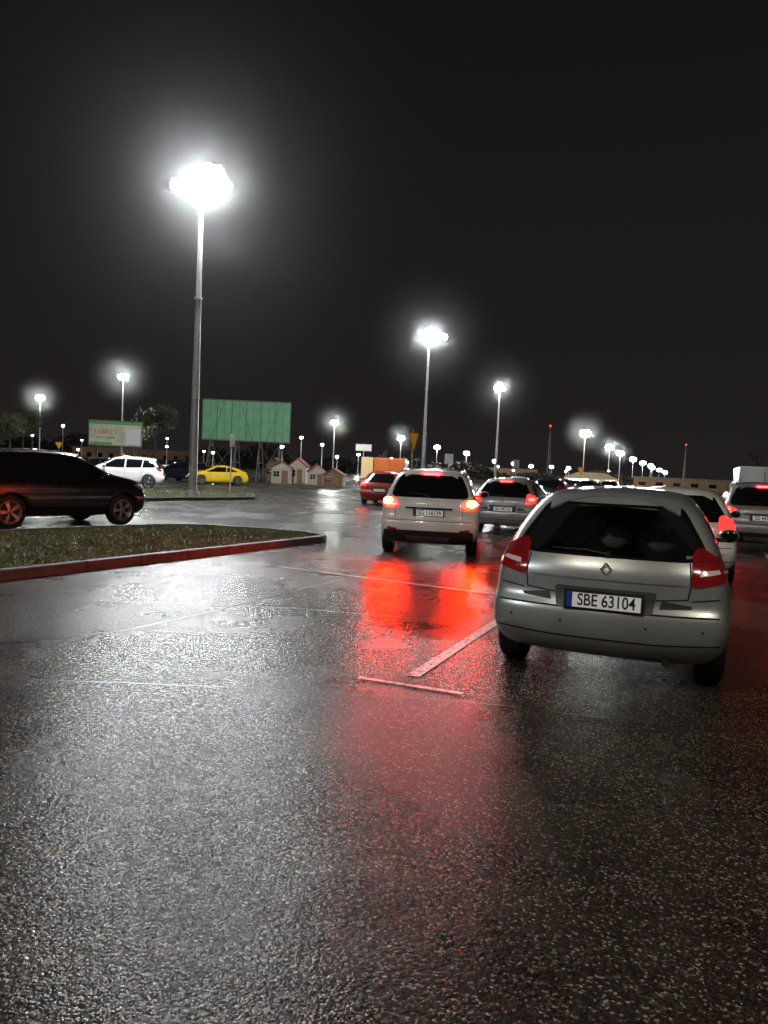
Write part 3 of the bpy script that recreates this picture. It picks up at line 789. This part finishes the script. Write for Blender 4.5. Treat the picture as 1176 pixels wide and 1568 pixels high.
hut((-10.6,74),1.6,1.6,1.5,.6,HB,0)
def lowb(loc,w,d,h,wm,rz=0):
    root=empty('low_building',(*loc,0),rz); b=MB(); b.box((0,0,h/2),(w,d,h),wm); b.obj('walls',root)
    c=MB(); c.box((0,0,h+.12),(w+.4,d+.4,.24),M['lampcase'])
    n=int(w/3)
    for i in range(n):
        x=-w/2+w*(i+.5)/n
        c.box((x,-d/2-.02,h*.5),(1.3,.06,h*.35),M['glass']); c.box((x,-d/2-.05,h*.5-h*.19),(1.5,.12,.08),HW)
    c.obj('roof_and_windows',root)
lowb((60,150),22,10,2.2,HB,-.35); lowb((20,260),60,12,3.5,HB,-.1); lowb((-70,240),50,12,4,HB,.2)
def tent(loc,w,d,h,rh,rz):
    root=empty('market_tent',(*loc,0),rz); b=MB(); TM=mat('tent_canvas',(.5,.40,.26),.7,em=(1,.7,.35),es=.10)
    vs=[(-w/2,-d/2,h),(w/2,-d/2,h),(w/2,d/2,h),(-w/2,d/2,h),(-w/4,0,h+rh),(w/4,0,h+rh)]
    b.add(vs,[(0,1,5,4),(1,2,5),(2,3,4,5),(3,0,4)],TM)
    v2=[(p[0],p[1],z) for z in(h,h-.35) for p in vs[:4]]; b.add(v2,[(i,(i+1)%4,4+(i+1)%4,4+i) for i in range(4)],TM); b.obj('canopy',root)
    c=MB()
    for sx in(-1,1):
        for sy in(-1,1): c.cyl((sx*w*.48,sy*d*.48,0),(sx*w*.48,sy*d*.48,h),.05,.05,M['galv'],6)
    c.obj('legs',root)
tent((24.5,92),6,4,1.7,.6,-.3)
def radio(loc,H,s=1):
    root=empty('radio_mast',(*loc,0)); b=MB()
    for q in range(3):
        a=q*2.094; b.cyl((s*math.cos(a),s*math.sin(a),0),(.2*math.cos(a),.2*math.sin(a),H),.1*s,.06*s,STEEL,5)
    n=10
    for i in range(n):
        z0=H*i/n;z1=H*(i+1)/n;r0=s-(s-.2)*i/n;r1=s-(s-.2)*(i+1)/n
        for q in range(3):
            a=q*2.094;c=a+2.094
            b.cyl((r0*math.cos(a),r0*math.sin(a),z0),(r1*math.cos(c),r1*math.sin(c),z1),.04*s,.04*s,STEEL,4)
    b.obj('lattice',root); c=MB(); c.ball((0,0,H+.3),.45*s,mat('beacon',(.5,0,0),.4,em=(1,.02,.02),es=8)); c.obj('beacon_lamp',root)
radio((63,300),21,.8); radio((232,600),31,1.2)

# ------------------------------------------------------------ trees
BARK=mat('bark',(.06,.045,.03),.85,var=.3,bump=.5)
LF=mat('leaves',(.05,.06,.03),.6,var=.6,vscale=1.2)
def tree(loc,H,R,n,bare=False,name='tree'):
    root=empty(name,(*loc,0)); b=MB()
    b.cyl((0,0,0),(.1,0,H*.45),.16,.10,BARK,8); tips=[]
    def br(p,d,L,r,lv):
        q=p+d*L; b.cyl(p,q,r,r*.6,BARK,5,False)
        if lv==0: tips.append(q); return
        for k in range(3 if lv<3 else 4):
            nd=(d+Vector((random.uniform(-.8,.8),random.uniform(-.8,.8),random.uniform(-.2,.5)))).normalized()
            br(q,nd,L*random.uniform(.6,.8),r*.58,lv-1)
    br(Vector((.1,0,H*.40)),Vector((0,0,1)),H*.2,.10,4 if bare else 3)
    b.obj('trunk',root)
    if bare: return
    c=MB();vs=[];fs=[]
    for k in range(n):
        t=random.choice(tips); q=t+Vector((random.gauss(0,1),random.gauss(0,1),random.gauss(0,1)))*R*.16
        u=Vector((random.gauss(0,1),random.gauss(0,1),random.gauss(0,1))).normalized();w=u.orthogonal().normalized();s=random.uniform(.07,.16)
        i=len(vs);vs+=[q-u*s,q-w*s*.6,q+u*s,q+w*s*.6];fs.append((i,i+1,i+2,i+3))
    c.add(vs,fs,LF);c.obj('foliage',root)
tree((-25.3,84),7.3,2.6,6000); tree((-30.5,95),5.5,2.6,4000); tree((-48,98),6,3,4000); tree((-52,110),7,3,4000)
tree((33.5,70),5.5,2,0,True,'bare_tree'); tree((36.5,72),6,2,0,True,'bare_tree')
c=MB();vs=[];fs=[]
for k in range(26000):
    x=random.uniform(-190,260); y=230+.15*abs(x)+random.uniform(-8,8)
    hm=(4.5+2.5*math.sin(x*.11)+2*math.sin(x*.037+1)+1.6*math.sin(x*.31)) * (1.15 if x<0 else .55)
    z=abs(random.random()**.8)*max(1.2,hm)
    u=Vector((random.gauss(0,1),random.gauss(0,1),random.gauss(0,1))).normalized();w=u.orthogonal().normalized();s=random.uniform(.4,.9)
    q=Vector((x,y,z));i=len(vs);vs+=[q-u*s,q-w*s*.7,q+u*s,q+w*s*.7];fs.append((i,i+1,i+2,i+3))
c.add(vs,fs,mat('distant_foliage',(.02,.022,.018),.8));c.obj('distant_trees')

# ------------------------------------------------------------ world
w=bpy.data.worlds.new('World');S.world=w;w.use_nodes=True;nt=w.node_tree;bg=nt.nodes['Background']
tc=nt.nodes.new('ShaderNodeTexCoord');sx=nt.nodes.new('ShaderNodeSeparateXYZ');rp=nt.nodes.new('ShaderNodeValToRGB')
nt.links.new(tc.outputs['Generated'],sx.inputs[0]);nt.links.new(sx.outputs['Z'],rp.inputs['Fac']);nt.links.new(rp.outputs['Color'],bg.inputs['Color'])
rp.color_ramp.elements[0].position=0;rp.color_ramp.elements[0].color=(.016,.0132,.0136,1)
rp.color_ramp.elements[1].position=.6;rp.color_ramp.elements[1].color=(.0062,.0052,.0055,1)
bg.inputs['Strength'].default_value=1

# ------------------------------------------------------------ camera
cd=bpy.data.cameras.new('camera');cam=bpy.data.objects.new('camera',cd);COL.objects.link(cam);S.camera=cam
cd.sensor_fit='VERTICAL';cd.sensor_height=34.6;cd.lens=26;cd.clip_end=5000;cd.clip_start=.05
r=math.radians(2.6);p=math.radians(3.16)
WR=Vector((1,0,0));WU=Vector((0,math.sin(p),math.cos(p)))
R=WR*math.cos(r)+WU*math.sin(r);U=-WR*math.sin(r)+WU*math.cos(r);Bk=R.cross(U)
m=Matrix((R,U,Bk)).transposed().to_4x4();m.translation=Vector((0,0,1.55));cam.matrix_world=m
